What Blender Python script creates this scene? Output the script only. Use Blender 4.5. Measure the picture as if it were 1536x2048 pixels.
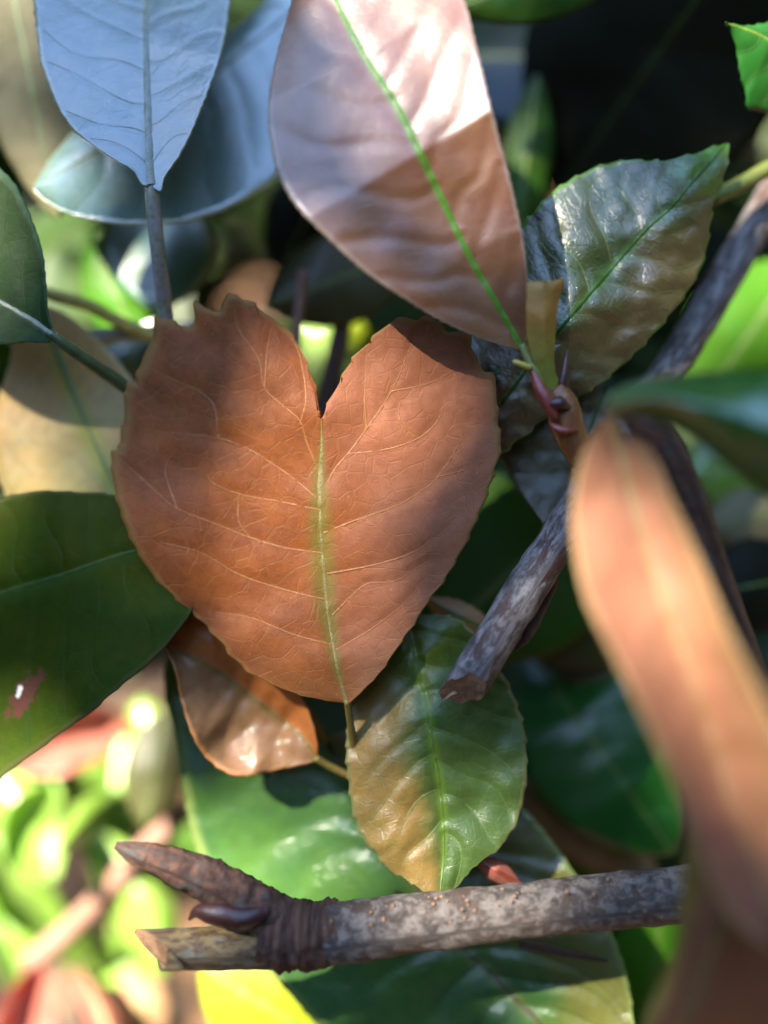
import bpy, math, random
import numpy as np
from mathutils import Vector, Matrix, noise as mnoise

for o in list(bpy.data.objects): bpy.data.objects.remove(o, do_unlink=True)
scn = bpy.context.scene
C = scn.collection
R = math.radians

# ------------------------------------------------------------------ camera, sky, sun, exposure
D = 0.130                      # camera to the plane of the heart shaped leaf (metres)
PX = 0.100 / 1536              # metres per photo pixel on that plane
PITCH = R(40)                  # the lens looks down into the shrub
ORG = Vector((0, 0, 0.46))
ROT = Matrix(((1, 0, 0), (0, math.sin(PITCH), -math.cos(PITCH)), (0, math.cos(PITCH), math.sin(PITCH))))
def W(p): return ROT @ Vector(p) + ORG

cam_d = bpy.data.cameras.new('camera'); cam = bpy.data.objects.new('camera', cam_d); C.objects.link(cam)
cam.matrix_world = Matrix.Translation(W((0, 0, D))) @ ROT.to_4x4()
cam_d.sensor_fit = 'VERTICAL'; cam_d.sensor_height = 36.0
cam_d.lens = 18.0 * D / (1024 * PX)
cam_d.clip_start = 0.002; cam_d.clip_end = 400
cam_d.dof.use_dof = True; cam_d.dof.focus_distance = D - 0.001; cam_d.dof.aperture_fstop = cam_d.lens / 8.0
scn.camera = cam

SUN = Vector((-0.50, 0.52, 0.69)).normalized()      # towards the sun, in the photo's own frame
SUNW = (ROT @ SUN).normalized()
elev = math.asin(SUNW.z); azim = math.atan2(SUNW.x, SUNW.y)
world = bpy.data.worlds.new('World'); scn.world = world; world.use_nodes = True
nt = world.node_tree; nt.nodes.clear()
sky = nt.nodes.new('ShaderNodeTexSky'); sky.sky_type = 'NISHITA'; sky.sun_disc = False
sky.sun_elevation = elev; sky.sun_rotation = azim; sky.air_density = 1.0; sky.dust_density = 0.15; sky.ozone_density = 2.2
bg = nt.nodes.new('ShaderNodeBackground'); bg.inputs[1].default_value = 0.15
out = nt.nodes.new('ShaderNodeOutputWorld')
nt.links.new(sky.outputs[0], bg.inputs[0]); nt.links.new(bg.outputs[0], out.inputs[0])
sun_d = bpy.data.lights.new('sun', 'SUN'); sun_d.energy = 5.0; sun_d.angle = R(0.53); sun_d.color = (1.0, 0.90, 0.74)
sun = bpy.data.objects.new('sun', sun_d); C.objects.link(sun)
sun.rotation_euler = SUNW.to_track_quat('Z', 'Y').to_euler(); sun.location = SUNW * 5
scn.view_settings.view_transform = 'Standard'; scn.view_settings.look = 'None'
scn.view_settings.gamma = 1; scn.view_settings.use_curve_mapping = False
scn.view_settings.exposure = 3.05
scn.render.engine = 'CYCLES'
scn.cycles.max_bounces = 6; scn.cycles.transmission_bounces = 4; scn.cycles.diffuse_bounces = 3; scn.cycles.glossy_bounces = 2
scn.cycles.caustics_reflective = False; scn.cycles.caustics_refractive = False

# ------------------------------------------------------------------ materials
MATS = {}
class NG:
    def __init__(s, name):
        m = bpy.data.materials.new(name); m.use_nodes = True; s.m = m; s.t = m.node_tree; s.t.nodes.clear()
    def n(s, typ, **kw):
        x = s.t.nodes.new(typ)
        for k, v in kw.items(): setattr(x, k, v)
        return x
    def put(s, sock, v):
        if v is None: return
        if hasattr(v, 'links') or isinstance(v, bpy.types.NodeSocket): s.t.links.new(v, sock)
        elif isinstance(v, (tuple, list)) and len(v) == 3 and sock.type == 'RGBA': sock.default_value = (*v, 1)
        else: sock.default_value = v
    def math(s, op, a, b=None, c=None):
        x = s.n('ShaderNodeMath', operation=op)
        s.put(x.inputs[0], a); s.put(x.inputs[1], b); s.put(x.inputs[2], c)
        return x.outputs[0]
    def ramp(s, v, lo, hi, to0=0.0, to1=1.0):
        x = s.n('ShaderNodeMapRange', interpolation_type='SMOOTHSTEP')
        s.put(x.inputs[0], v); x.inputs[1].default_value = lo; x.inputs[2].default_value = hi
        x.inputs[3].default_value = to0; x.inputs[4].default_value = to1
        return x.outputs[0]
    def mix(s, f, a, b, mode='MIX'):
        x = s.n('ShaderNodeMix', data_type='RGBA', blend_type=mode)
        s.put(x.inputs[0], f); s.put(x.inputs[6], a); s.put(x.inputs[7], b)
        return x.outputs[2]
    def noise(s, vec, scale, detail=3, rough=0.55, dist=0.0):
        x = s.n('ShaderNodeTexNoise'); s.put(x.inputs['Vector'], vec)
        x.inputs['Scale'].default_value = scale; x.inputs['Detail'].default_value = detail
        x.inputs['Roughness'].default_value = rough; x.inputs['Distortion'].default_value = dist
        return x.outputs[0]
    def voro(s, vec, scale, feat='DISTANCE_TO_EDGE'):
        x = s.n('ShaderNodeTexVoronoi', feature=feat); s.put(x.inputs['Vector'], vec); x.inputs['Scale'].default_value = scale
        return x.outputs[0]
    def bump(s, h, st, dist=0.0002, nrm=None):
        x = s.n('ShaderNodeBump'); x.inputs['Strength'].default_value = st; x.inputs['Distance'].default_value = dist
        s.put(x.inputs['Height'], h); s.put(x.inputs['Normal'], nrm)
        return x.outputs[0]
    def mapping(s, vec, sc):
        x = s.n('ShaderNodeMapping'); s.put(x.inputs[0], vec); x.inputs['Scale'].default_value = sc
        return x.outputs[0]

def leaf_mat(name, a, b, mid=None, edge=None, side=None, side_rng=(-0.2, 0.6), tip=None, tip_rng=(0.5, 1.0),
             base=None, base_rng=(0.35, 0.0), vein=None, ret=0.25, rough=0.38, coat=0.3, coat_ior=1.5, coat_rough=0.25, trans=0.3,
             tcol=None, mottle=140, seed=0.0, spots=(), bumpy=0.5, speck=0.0, midw=0.10, wrink=0.0, lite=False, spec=0.5, k=0.62):
    sc_ = lambda c: tuple(x * k for x in c) if c else c
    a, b, mid, edge, side, tip, base, vein = map(sc_, (a, b, mid, edge, side, tip, base, vein))
    g = NG(name)
    tc = g.n('ShaderNodeTexCoord'); obj = tc.outputs['Object']
    sep = g.n('ShaderNodeSeparateXYZ'); g.put(sep.inputs[0], tc.outputs['UV'])
    u = sep.outputs[0]; v = g.math('MULTIPLY_ADD', sep.outputs[1], 2.0, -1.0); av = g.math('ABSOLUTE', v)
    add = g.n('ShaderNodeVectorMath', operation='ADD'); g.put(add.inputs[0], obj); add.inputs[1].default_value = (seed, seed * .7, seed * .3)
    p = add.outputs[0]
    n1 = g.noise(p, mottle, 2 if lite else 4, 0.6); n2 = n1 if lite else g.noise(p, mottle * 5, 3, 0.6)
    col = g.mix(g.ramp(n1, 0.33, 0.68), a, b)
    if side:
        w = g.math('MULTIPLY_ADD', n1, 0.9, v)
        col = g.mix(g.ramp(w, side_rng[0] + .45, side_rng[1] + .45), col, side)
    if tip:
        w = g.math('MULTIPLY_ADD', n1, 0.4, u)
        col = g.mix(g.ramp(w, tip_rng[0] + .2, tip_rng[1] + .2), col, tip)
    if base:
        col = g.mix(g.ramp(u, base_rng[0], base_rng[1]), col, base)
    col = g.mix(g.ramp(n2, 0.35, 0.75, 0.0, 0.35), col, g.mix(1.0, col, (0.55, 0.5, 0.5), 'MULTIPLY'))
    net = None
    if not lite:
        net = g.math('MAXIMUM', g.ramp(g.voro(p, 420), 0.05, 0.0), g.ramp(g.voro(p, 1500), 0.08, 0.0, 0.0, 0.5))
    if vein and net: col = g.mix(g.math('MULTIPLY', net, ret), col, vein)
    if mid: col = g.mix(g.ramp(av, midw, 0.0, 0.0, 0.75), col, mid)
    if edge: col = g.mix(g.ramp(g.math('MULTIPLY_ADD', n2, 0.03, av), 0.955, 1.0, 0.0, 0.85), col, edge)
    rg = g.math('MULTIPLY_ADD', n2, 0.22, rough - 0.11)
    for (su, sv, ru, rv, sc, srough) in spots:
        du = g.math('DIVIDE', g.math('SUBTRACT', u, su), ru); dv = g.math('DIVIDE', g.math('SUBTRACT', v, sv), rv)
        d = g.math('SQRT', g.math('ADD', g.math('MULTIPLY', du, du), g.math('MULTIPLY', dv, dv)))
        d = g.math('MULTIPLY_ADD', g.noise(p, 700, 3, 0.7), 2.2, d)
        f = g.ramp(d, 2.0, 1.75)
        col = g.mix(f, col, sc); rg = g.mix(f, rg, (srough,) * 3)
    if speck:
        vs = g.voro(p, 520, 'F1')
        col = g.mix(g.ramp(vs, 0.085, 0.05, 0, speck), col, (0.75, 0.72, 0.62))
    h = g.math('MULTIPLY_ADD', net, -0.5, g.math('MULTIPLY_ADD', g.noise(p, 6000, 2, 0.5), 0.35, n2)) if net else None
    if wrink and net:
        wv = g.noise(g.mapping(tc.outputs['UV'], (70, 9, 1)), 1.0, 3, 0.6, 0.8)
        h = g.math('MULTIPLY_ADD', g.ramp(wv, 0.52, 0.62), wrink, h)
    nb = g.bump(h, bumpy, 0.00012) if net else None
    pr = g.n('ShaderNodeBsdfPrincipled')
    g.put(pr.inputs['Base Color'], col); g.put(pr.inputs['Roughness'], rg); g.put(pr.inputs['Normal'], nb)
    pr.inputs['IOR'].default_value = 1.47; pr.inputs['Specular IOR Level'].default_value = spec
    pr.inputs['Coat Weight'].default_value = coat; pr.inputs['Coat IOR'].default_value = coat_ior; pr.inputs['Coat Roughness'].default_value = coat_rough
    g.put(pr.inputs['Coat Normal'], nb)
    tr = g.n('ShaderNodeBsdfTranslucent')
    g.put(tr.inputs[0], g.mix(1.0, col, tcol or (1.6, 1.5, 0.5), 'MULTIPLY') if tcol != 'same' else col); g.put(tr.inputs['Normal'], nb)
    mx = g.n('ShaderNodeMixShader'); mx.inputs[0].default_value = trans
    g.t.links.new(pr.outputs[0], mx.inputs[1]); g.t.links.new(tr.outputs[0], mx.inputs[2])
    o = g.n('ShaderNodeOutputMaterial'); g.t.links.new(mx.outputs[0], o.inputs[0])
    MATS[name] = g.m
    return g.m

def plain_mat(name, a, b, scale=400, rough=0.5, bump=0.4, coat=0.0, stretch=(1, 1, 1), third=None, uv=False, spec=0.5, k=0.66):
    sc_ = lambda c: tuple(x * k for x in c) if c else c
    a, b, third = map(sc_, (a, b, third))
    g = NG(name)
    tc = g.n('ShaderNodeTexCoord'); vec = g.mapping(tc.outputs['UV' if uv else 'Object'], stretch)
    n1 = g.noise(vec, scale, 5, 0.65, 0.4); n2 = g.noise(vec, scale * 5, 4, 0.65)
    col = g.mix(g.ramp(n1, 0.38, 0.62), a, b)
    if third: col = g.mix(g.ramp(g.noise(vec, scale * 0.45, 4, 0.7, 0.6), 0.52, 0.62), col, third)
    col = g.mix(g.ramp(n2, 0.4, 0.7, 0, 0.5), col, g.mix(1.0, col, (0.35, 0.33, 0.32), 'MULTIPLY'))
    pr = g.n('ShaderNodeBsdfPrincipled'); g.put(pr.inputs['Base Color'], col); pr.inputs['Roughness'].default_value = rough
    pr.inputs['Coat Weight'].default_value = coat; pr.inputs['Specular IOR Level'].default_value = spec
    g.put(pr.inputs['Normal'], g.bump(g.math('ADD', n1, n2), bump, 0.0003))
    o = g.n('ShaderNodeOutputMaterial'); g.t.links.new(pr.outputs[0], o.inputs[0])
    MATS[name] = g.m
    return g.m

# ------------------------------------------------------------------ building helpers
def P(x, y, z=0.0):
    """photo pixel and height above the focal plane (mm, towards the lens) -> point in the photo's frame (m)"""
    d = D - z * 0.001; k = d / D * PX
    return Vector(((x - 768) * k, (1024 - y) * k, z * 0.001))
def rm(r, z): return r * PX * (D - z * .001) / D

def link(name, me, mat, parent=None):
    me.materials.append(mat)
    o = bpy.data.objects.new(name, me); C.objects.link(o); o.parent = parent
    return o
def mesh(name, verts, faces, mat, parent=None, uvs=None, smooth=True):
    """verts in the photo's frame (m)"""
    a = np.asarray(verts, dtype=float).reshape(-1, 3)
    w = a @ np.array(ROT).T + np.array(ORG)
    if parent is not None: w = w - np.array((parent.parent or parent).location)
    me = bpy.data.meshes.new(name); me.from_pydata(w.tolist(), [], faces)
    if smooth: me.polygons.foreach_set('use_smooth', [True] * len(me.polygons))
    if uvs is not None:
        l = me.uv_layers.new(name='UVMap'); idx = np.empty(len(me.loops), dtype=np.int32); me.loops.foreach_get('vertex_index', idx)
        l.data.foreach_set('uv', np.asarray(uvs, dtype=np.float32)[idx].ravel())
    me.update()
    return link(name, me, mat, parent)
def tag(o, label, cat, group=None, kind=None):
    if label: o['label'] = label
    if cat: o['category'] = cat
    if group: o['group'] = group
    if kind: o['kind'] = kind
    return o
def thing(name, p, label, cat, group=None):
    o = bpy.data.objects.new(name, None); C.objects.link(o); o.empty_display_size = 0.005
    o.location = W(p); return tag(o, label, cat, group)

def resample(pts, ts):
    """Catmull-Rom through pts, sampled at arc length fractions ts"""
    p = np.array(pts, float); k = len(p)
    e = np.vstack([2 * p[0] - p[1], p, 2 * p[-1] - p[-2]]); q = []
    for i in range(k - 1):
        a, b, c, d = e[i], e[i + 1], e[i + 2], e[i + 3]
        for s in np.linspace(0, 1, 14, endpoint=False):
            q.append(0.5 * (2 * b + (c - a) * s + (2 * a - 5 * b + 4 * c - d) * s * s + (3 * b - a - 3 * c + d) * s ** 3))
    q.append(p[-1]); q = np.array(q)
    L = np.concatenate([[0], np.cumsum(np.linalg.norm(np.diff(q, axis=0), axis=1))]); tot = L[-1]; L = L / tot
    return np.stack([np.interp(ts, L, q[:, i]) for i in range(q.shape[1])], 1), tot

def teeth(e, tot, ts, spacing, amp, sgn, rng):
    if amp <= 0: return e
    n = len(e); s = ts * tot
    cuts = [0.0]
    while cuts[-1] < tot: cuts.append(cuts[-1] + spacing * rng.uniform(0.65, 1.35))
    cuts = np.array(cuts); amps = np.array([amp * rng.uniform(0.5, 1.3) for _ in cuts])
    k = np.clip(np.searchsorted(cuts, s, 'right') - 1, 0, len(cuts) - 2)
    ph = (s - cuts[k]) / (cuts[k + 1] - cuts[k])
    prof = np.where(ph < 0.84, (ph / 0.84) ** 1.9, 1 - (ph - 0.84) / 0.16) - 0.3
    tan = np.gradient(e, axis=0); tan /= np.linalg.norm(tan, axis=1)[:, None] + 1e-9
    nor = np.stack([tan[:, 1], -tan[:, 0]], 1) * sgn
    fade = np.clip(np.minimum(ts / 0.12, 1), 0, 1)
    return e + nor * (prof * amps[k] * fade)[:, None]

def tube(pts, seg=12, jit=0.0, seed=0, cap=True, jscale=0.35, squash=1.0, nst=None):
    """pts: (x, y, z mm, radius px). returns verts, faces, uvs in the photo's frame"""
    pts = [tuple(p) for p in pts]
    nst = nst or max(6, len(pts) * 6)
    q, tot = resample(pts, np.linspace(0, 1, nst))
    c = [P(a[0], a[1], a[2]) for a in q]; r = [max(0.00003, rm(a[3], a[2])) for a in q]
    V, F, U = [], [], []; L = 0
    prev = None
    for i in range(nst):
        t = (c[min(i + 1, nst - 1)] - c[max(i - 1, 0)]).normalized()
        if prev is None: prev = Vector((0, 0, 1)) if abs(t.z) < .9 else Vector((0, 1, 0))
        x = (prev - t * prev.dot(t)).normalized(); y = t.cross(x); prev = x
        if i: L += (c[i] - c[i - 1]).length
        for j in range(seg):
            a = 2 * math.pi * j / seg
            d = x * math.cos(a) * squash + y * math.sin(a)
            rr = r[i]
            if jit:
                pp = c[i] + d * r[i]
                rr *= 1 + jit * mnoise.noise(pp / (max(r) * jscale * 3) + Vector((seed, 0, 0))) + jit * .6 * mnoise.noise(pp / (max(r) * jscale) + Vector((seed, 5, 0)))
            V.append(c[i] + d * rr); U.append((L * 200, j / seg))
    for i in range(nst - 1):
        for j in range(seg):
            k = (j + 1) % seg
            F.append((i * seg + j, i * seg + k, (i + 1) * seg + k, (i + 1) * seg + j))
    if cap:
        for i in (0, nst - 1):
            V.append(c[i]); U.append((0, 0)); m = len(V) - 1
            for j in range(seg):
                k = (j + 1) % seg
                F.append((m, i * seg + k, i * seg + j) if i == 0 else (m, i * seg + j, i * seg + k))
    return V, F, U

PROF = ((-1, -0.5), (-0.55, 0.55), (0, 1), (0.55, 0.55), (1, -0.5))
def ribbon(c, nrm, w, h):
    V, F, U = [], [], []
    n = len(c)
    for i in range(n):
        t = (c[min(i + 1, n - 1)] - c[max(i - 1, 0)]); t = t / (np.linalg.norm(t) + 1e-12)
        s = np.cross(nrm[i], t); s /= np.linalg.norm(s) + 1e-12
        for a, b in PROF: V.append(c[i] + s * a * w[i] + nrm[i] * b * h[i]); U.append((i / n, a * .5 + .5))
    for i in range(n - 1):
        for j in range(4): F.append((i * 5 + j, i * 5 + j + 1, i * 5 + j + 6, i * 5 + j + 5))
    return V, F, U
def join(parts):
    V, F, U = [], [], []
    for v, f, u in parts:
        o = len(V); V += list(v); U += list(u); F += [tuple(i + o for i in q) for q in f]
    return V, F, U

def leaf(label, mid, left, right, mat, zmid=(0, 0), zl=(0, 0), zr=(0, 0), n=120, m=14, serr=(28, 3.0), nv=7, vdt=0.13,
         vmat=None, mmat=None, midw=(9, 2), petiole=None, pmat=None, und=(0.5, 220), quilt=0.12, qw=10, thick=0.28, mexp=1.0, powr=1.5,
         seed=1, group=None, vw=1.6, traced=None, name='leaf', cat='leaf', vsep=False, raise_mid=0.25):
    rng = random.Random(seed)
    ts = np.linspace(0.004, 0.996, n)
    base, tip = mid[0], mid[-1]
    M_, _ = resample(mid, ts ** mexp)
    E = []
    for e, sg in ((left, 1), (right, -1)):
        q, tot = resample([base] + list(e) + [tip], ts)
        ref = resample(mid, np.array([0.5]))[0][0]; mm = q[len(q) // 2] - ref
        tn = q[len(q) // 2 + 1] - q[len(q) // 2 - 1]; nn = np.array([tn[1], -tn[0]])
        q = teeth(q, tot, ts, serr[0], serr[1], 1 if nn @ mm > 0 else -1, rng)
        h_ = max(2, n // 22); pad = np.vstack([np.repeat(q[:1], h_, 0), q, np.repeat(q[-1:], h_, 0)]); cs = np.cumsum(np.vstack([np.zeros((1, 2)), pad]), 0)
        sm = (cs[2 * h_ + 1:] - cs[:-2 * h_ - 1]) / (2 * h_ + 1)
        wt = np.clip(np.minimum(np.arange(n), np.arange(n)[::-1]) / (h_ * 1.5), 0, 1)[:, None]
        E.append((q, q * (1 - wt) + sm * wt))
    vs = np.linspace(-1, 1, 2 * m + 1)
    G = np.zeros((n, 2 * m + 1, 3))
    zi = lambda z: np.interp(ts, np.linspace(0, 1, len(z)), z)
    zm, zL, zR = zi(zmid), zi(zl), zi(zr)
    for j, v in enumerate(vs):
        a = abs(v); e = E[0] if v < 0 else E[1]
        kk = np.clip((a - .72) / .28, 0, 1); kk = kk * kk
        G[:, j, :2] = M_ * (1 - a) + e[1] * a + (e[0] - e[1]) * kk
        G[:, j, 2] = zm + (zL if v < 0 else zR) * a ** powr
    if und[0]:
        for i in range(n):
            for j in range(2 * m + 1):
                x, y = G[i, j, :2]
                G[i, j, 2] += und[0] * mnoise.noise((x / und[1], y / und[1], seed * 3.7)) + und[0] * .35 * mnoise.noise((x / und[1] * 2.7, y / und[1] * 2.7, seed * 1.7))
    def at(t, v):
        i = np.clip((np.asarray(t) - ts[0]) / (ts[-1] - ts[0]) * (n - 1), 0, n - 1.001); j = np.clip((np.asarray(v) + 1) * m, 0, 2 * m - .001)
        i0 = i.astype(int); j0 = j.astype(int); fi = (i - i0)[:, None]; fj = (j - j0)[:, None]
        return G[i0, j0] * (1 - fi) * (1 - fj) + G[i0 + 1, j0] * fi * (1 - fj) + G[i0, j0 + 1] * (1 - fi) * fj + G[i0 + 1, j0 + 1] * fi * fj
    # side veins
    veins = []
    if traced:
        for tr in traced:
            q, tot = resample(tr, np.linspace(0, 1, max(10, 6 * len(tr)))); veins.append(q)
    elif nv:
        for sd in (-1, 1):
            for k in range(nv):
                t0 = 0.06 + 0.80 * (k + (0.25 if sd > 0 else 0) + rng.uniform(-.15, .15)) / nv
                a = np.linspace(0.02, 0.93, 18); wob = rng.uniform(-.02, .02)
                t = t0 + vdt * rng.uniform(.85, 1.2) * a ** 1.25 + wob * np.sin(a * 7)
                veins.append(at(np.clip(t, .01, .985), sd * a)[:, :2])
    if quilt and veins:
        X = G[:, :, :2].reshape(-1, 2); dm = np.full(len(X), 1e9)
        for q in veins:
            for i in range(len(q) - 1):
                a, b = q[i], q[i + 1]; ab = b - a; tt = np.clip(((X - a) @ ab) / (ab @ ab + 1e-9), 0, 1)
                dm = np.minimum(dm, np.linalg.norm(X - a - tt[:, None] * ab, axis=1))
        dq = np.linalg.norm(G[:, :, :2] - M_[:, None, :], axis=2).reshape(-1)
        G[:, :, 2] -= (quilt * np.exp(-(dm / qw) ** 2) + quilt * 1.5 * np.exp(-(dq / (qw * 1.6)) ** 2)).reshape(n, -1)
    k = (D - G[:, :, 2] * .001) / D * PX
    V3 = np.stack([(G[:, :, 0] - 768) * k, (1024 - G[:, :, 1]) * k, G[:, :, 2] * .001], 2)
    du = np.gradient(V3, axis=0); dv = np.gradient(V3, axis=1); N3 = np.cross(du, dv)
    N3 /= np.linalg.norm(N3, axis=2)[:, :, None] + 1e-15
    view = np.array([0, 0, D]) - V3
    flip = (N3 * view).sum() < 0
    if flip: N3 = -N3
    cols = 2 * m + 1
    F = []
    for i in range(n - 1):
        for j in range(cols - 1):
            f = (i * cols + j, (i + 1) * cols + j, (i + 1) * cols + j + 1, i * cols + j + 1)
            F.append(f[::-1] if flip else f)
    UV = np.stack(np.meshgrid(ts, (vs + 1) / 2, indexing='ij'), 2).reshape(-1, 2)
    root = thing(name, P(base[0], base[1], zmid[0]), label, cat, group)
    bl = mesh('blade', V3.reshape(-1, 3), F, mat, root, UV)
    so = bl.modifiers.new('thickness', 'SOLIDIFY'); so.thickness = thick * .001; so.offset = -1
    # midrib
    ks = np.linspace(0, n - 1, min(n, 240)).astype(int)
    w = np.interp(ts[ks], np.linspace(0, 1, len(midw)), midw) * PX
    if mmat is not None:
        v_, f_, u_ = ribbon(V3[ks, m], N3[ks, m], w, np.maximum(w * raise_mid, 0.00004))
        mesh('midrib', v_, f_, mmat, bl, u_)
    if vmat is not None and veins:
        flat = V3.reshape(-1, 3); fn = N3.reshape(-1, 3); px = G[:, :, :2].reshape(-1, 2)
        parts = []
        for q in veins:
            pp, nn = [], []
            for x in q:
                d2 = ((px - x) ** 2).sum(1); ii = np.argpartition(d2, 4)[:4]; ww = 1 / (d2[ii] + 1)
                z = (flat[ii, 2] * ww).sum() / ww.sum(); k1 = (D - z) / D * PX
                pp.append(((x[0] - 768) * k1, (1024 - x[1]) * k1, z)); nn.append(fn[ii].mean(0))
            wl = np.linspace(vw, vw * .45, len(q)) * PX
            parts.append(ribbon(np.array(pp), np.array(nn), wl, np.full(len(q), 0.00003) + wl * .15))
        if vsep:
            for pt in parts: mesh('vein', pt[0], pt[1], vmat, bl, pt[2])
        else:
            v_, f_, u_ = join(parts); tag(mesh('side_veins', v_, f_, vmat, bl, u_), None, None, kind='stuff')
    if petiole:
        v_, f_, u_ = tube(petiole, 12, 0.06, seed); mesh('petiole', v_, f_, pmat or mmat, root, u_)
    return root

def qleaf(label, b, t, w, z0, z1, mat, bend=0.0, fold=-2.0, group=None, seed=0, mmat=None, n=40, m=6, wl=None, und=0.6, serr=(26, 2.5), nv=6, vmat=None, zmid=None, petiole=None, peak=0.5):
    """a leaf given by base, tip and width (photo pixels)"""
    b = np.array(b, float); t = np.array(t, float); ax = t - b; L = np.linalg.norm(ax); ax /= L; nr = np.array([-ax[1], ax[0]])
    s = np.linspace(0, 1, 7); cv = bend * L * np.sin(math.pi * s)
    mid = [tuple(b + ax * L * q + nr * c) for q, c in zip(s, cv)]
    def ed(sg, w_):
        r = []
        for q in (0.06, 0.16, 0.32, 0.5, 0.68, 0.84, 0.95):
            x = q ** (math.log(.5) / math.log(peak))
            r.append(tuple(b + ax * L * q + nr * (bend * L * math.sin(math.pi * q) + sg * w_ / 2 * math.sin(math.pi * x) ** 0.75)))
        return r
    return leaf(label, mid, ed(1, w), ed(-1, wl or w), MATS[mat] if isinstance(mat, str) else mat, zmid=zmid or (z0, (z0 + z1) / 2 + 1.5, z1), zl=(0, fold, fold * .6), zr=(0, fold, fold * .6),
                n=n, m=m, serr=serr, nv=nv, und=(und, 150), quilt=0.1, mmat=mmat or MATS['rib_green'], midw=(7, 2), seed=seed, group=group, vmat=vmat, petiole=petiole, pmat=mmat or MATS['rib_green'])

def stem(name, label, pts, mat, cat='stem', group=None, jit=0.05, seg=14, seed=0, nst=None):
    root = thing(name, P(*pts[0][:3]), label, cat, group)
    v, f, u = tube(pts, seg, jit, seed, nst=nst); mesh('shaft', v, f, mat, root, u)
    return root

# leaf-cloud in one mesh, for foliage that reads as one mass
def cloud(name, label, items, mat, cat='foliage', parent=None):
    """items: (position in photo frame, axis, normal, length, width)"""
    V, F, U = [], [], []
    st = ((0, .05), (.2, .7), (.5, 1), (.8, .6), (1, .04))
    for p, ax, nr, L, w in items:
        ax = Vector(ax).normalized(); nr = Vector(nr); nr = (nr - ax * nr.dot(ax)).normalized(); sd = ax.cross(nr)
        o = len(V)
        for s, k in st:
            c = Vector(p) + ax * L * (s - .5) + nr * (-0.35 * L * (s - .5) ** 2)
            for q in (-1, 0, 1):
                V.append(c + sd * q * k * w / 2 + nr * (0.16 * w * k * abs(q))); U.append((s, q * .5 + .5))
        for i in range(4):
            for j in range(2): F.append((o + i * 3 + j, o + i * 3 + j + 1, o + i * 3 + j + 4, o + i * 3 + j + 3))
    return tag(mesh(name, V, F, mat, parent, U), label, cat, kind='stuff')

# ------------------------------------------------------------------ material library
leaf_mat('heart_bronze', (0.46, 0.125, 0.020), (0.33, 0.085, 0.016), mid=(0.24, 0.24, 0.03), edge=(0.42, 0.22, 0.06), side=(0.54, 0.19, 0.085), side_rng=(-0.15, 0.5),
         base=(0.42, 0.16, 0.045), base_rng=(0.22, 0.0), vein=(0.5, 0.24, 0.06), ret=0.22, rough=0.56, coat=0.0, spec=0.3, trans=0.30, tcol=(1.4, 1.0, 0.5), mottle=150, speck=0.10, bumpy=0.55, midw=0.11)
leaf_mat('glaucous', (0.02, 0.13, 0.12), (0.03, 0.12, 0.08), mid=(0.2, 0.27, 0.18), edge=(0.32, 0.36, 0.2), vein=(0.2, 0.28, 0.2), ret=0.12, rough=0.34, coat=1.0, coat_ior=2.25, coat_rough=0.28, trans=0.12, bumpy=0.35, speck=0.2)
leaf_mat('sky_sheen_pale', (0.10, 0.22, 0.20), (0.15, 0.22, 0.17), mid=(0.2, 0.27, 0.18), edge=(0.45, 0.5, 0.3), rough=0.36, k=1.1, coat=1.0, coat_ior=2.4, coat_rough=0.30, trans=0.15, bumpy=0.3)  # brighter base colour stands in for sky reflection blocked by nearer leaves
leaf_mat('pink_bronze', (0.38, 0.16, 0.055), (0.34, 0.12, 0.045), mid=(0.2, 0.42, 0.05), edge=(0.55, 0.42, 0.33), vein=(0.36, 0.22, 0.09), ret=0.08, rough=0.40, coat=0.9, coat_ior=2.25, coat_rough=0.42, k=0.85, spec=0.2, trans=0.28, tcol=(1.4, 1.1, 0.5), bumpy=0.25, midw=0.07)
leaf_mat('amber', (0.50, 0.27, 0.06), (0.44, 0.28, 0.06), rough=0.5, coat=0.1, k=1.0, trans=0.35, base=(0.30, 0.34, 0.05), base_rng=(0.75, 0.1), bumpy=0.3)
leaf_mat('bronze_green', (0.06, 0.105, 0.035), (0.085, 0.095, 0.035), mid=(0.08, 0.22, 0.035), edge=(0.12, 0.26, 0.06), side=(0.16, 0.12, 0.05), side_rng=(-0.1, 0.7), tip=(0.09, 0.28, 0.02), tip_rng=(0.84, 0.97),
         base=(0.14, 0.10, 0.05), base_rng=(0.45, 0.15), vein=(0.12, 0.24, 0.07), ret=0.10, rough=0.36, coat=0.8, coat_ior=1.8, coat_rough=0.27, k=0.95, spec=0.3, trans=0.2, bumpy=0.5, wrink=0.8,
         spots=((0.42, -0.80, 0.022, 0.10, (0.035, 0.04, 0.012), 0.4), (0.55, -0.93, 0.014, 0.06, (0.03, 0.025, 0.015), 0.5), (0.20, -0.45, 0.035, 0.25, (0.02, 0.06, 0.012), 0.3)))
leaf_mat('olive_bronze', (0.17, 0.14, 0.05), (0.11, 0.105, 0.04), edge=(0.2, 0.16, 0.07), rough=0.42, coat=0.6, coat_ior=1.6, trans=0.2, bumpy=0.7, mottle=240)
leaf_mat('dark_green', (0.045, 0.095, 0.003), (0.07, 0.10, 0.003), mid=(0.06, 0.13, 0.02), edge=(0.14, 0.15, 0.05), vein=(0.07, 0.11, 0.02), ret=0.15, rough=0.6, coat=0.0, spec=0.12, k=0.7, trans=0.42, tcol=(1.3, 1.7, 0.25), bumpy=0.3, midw=0.08,
         spots=((0.425, 0.60, 0.05, 0.13, (0.13, 0.05, 0.035), 0.3), (0.405, 0.56, 0.010, 0.035, (0.8, 0.8, 0.78), 0.5)))
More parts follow.
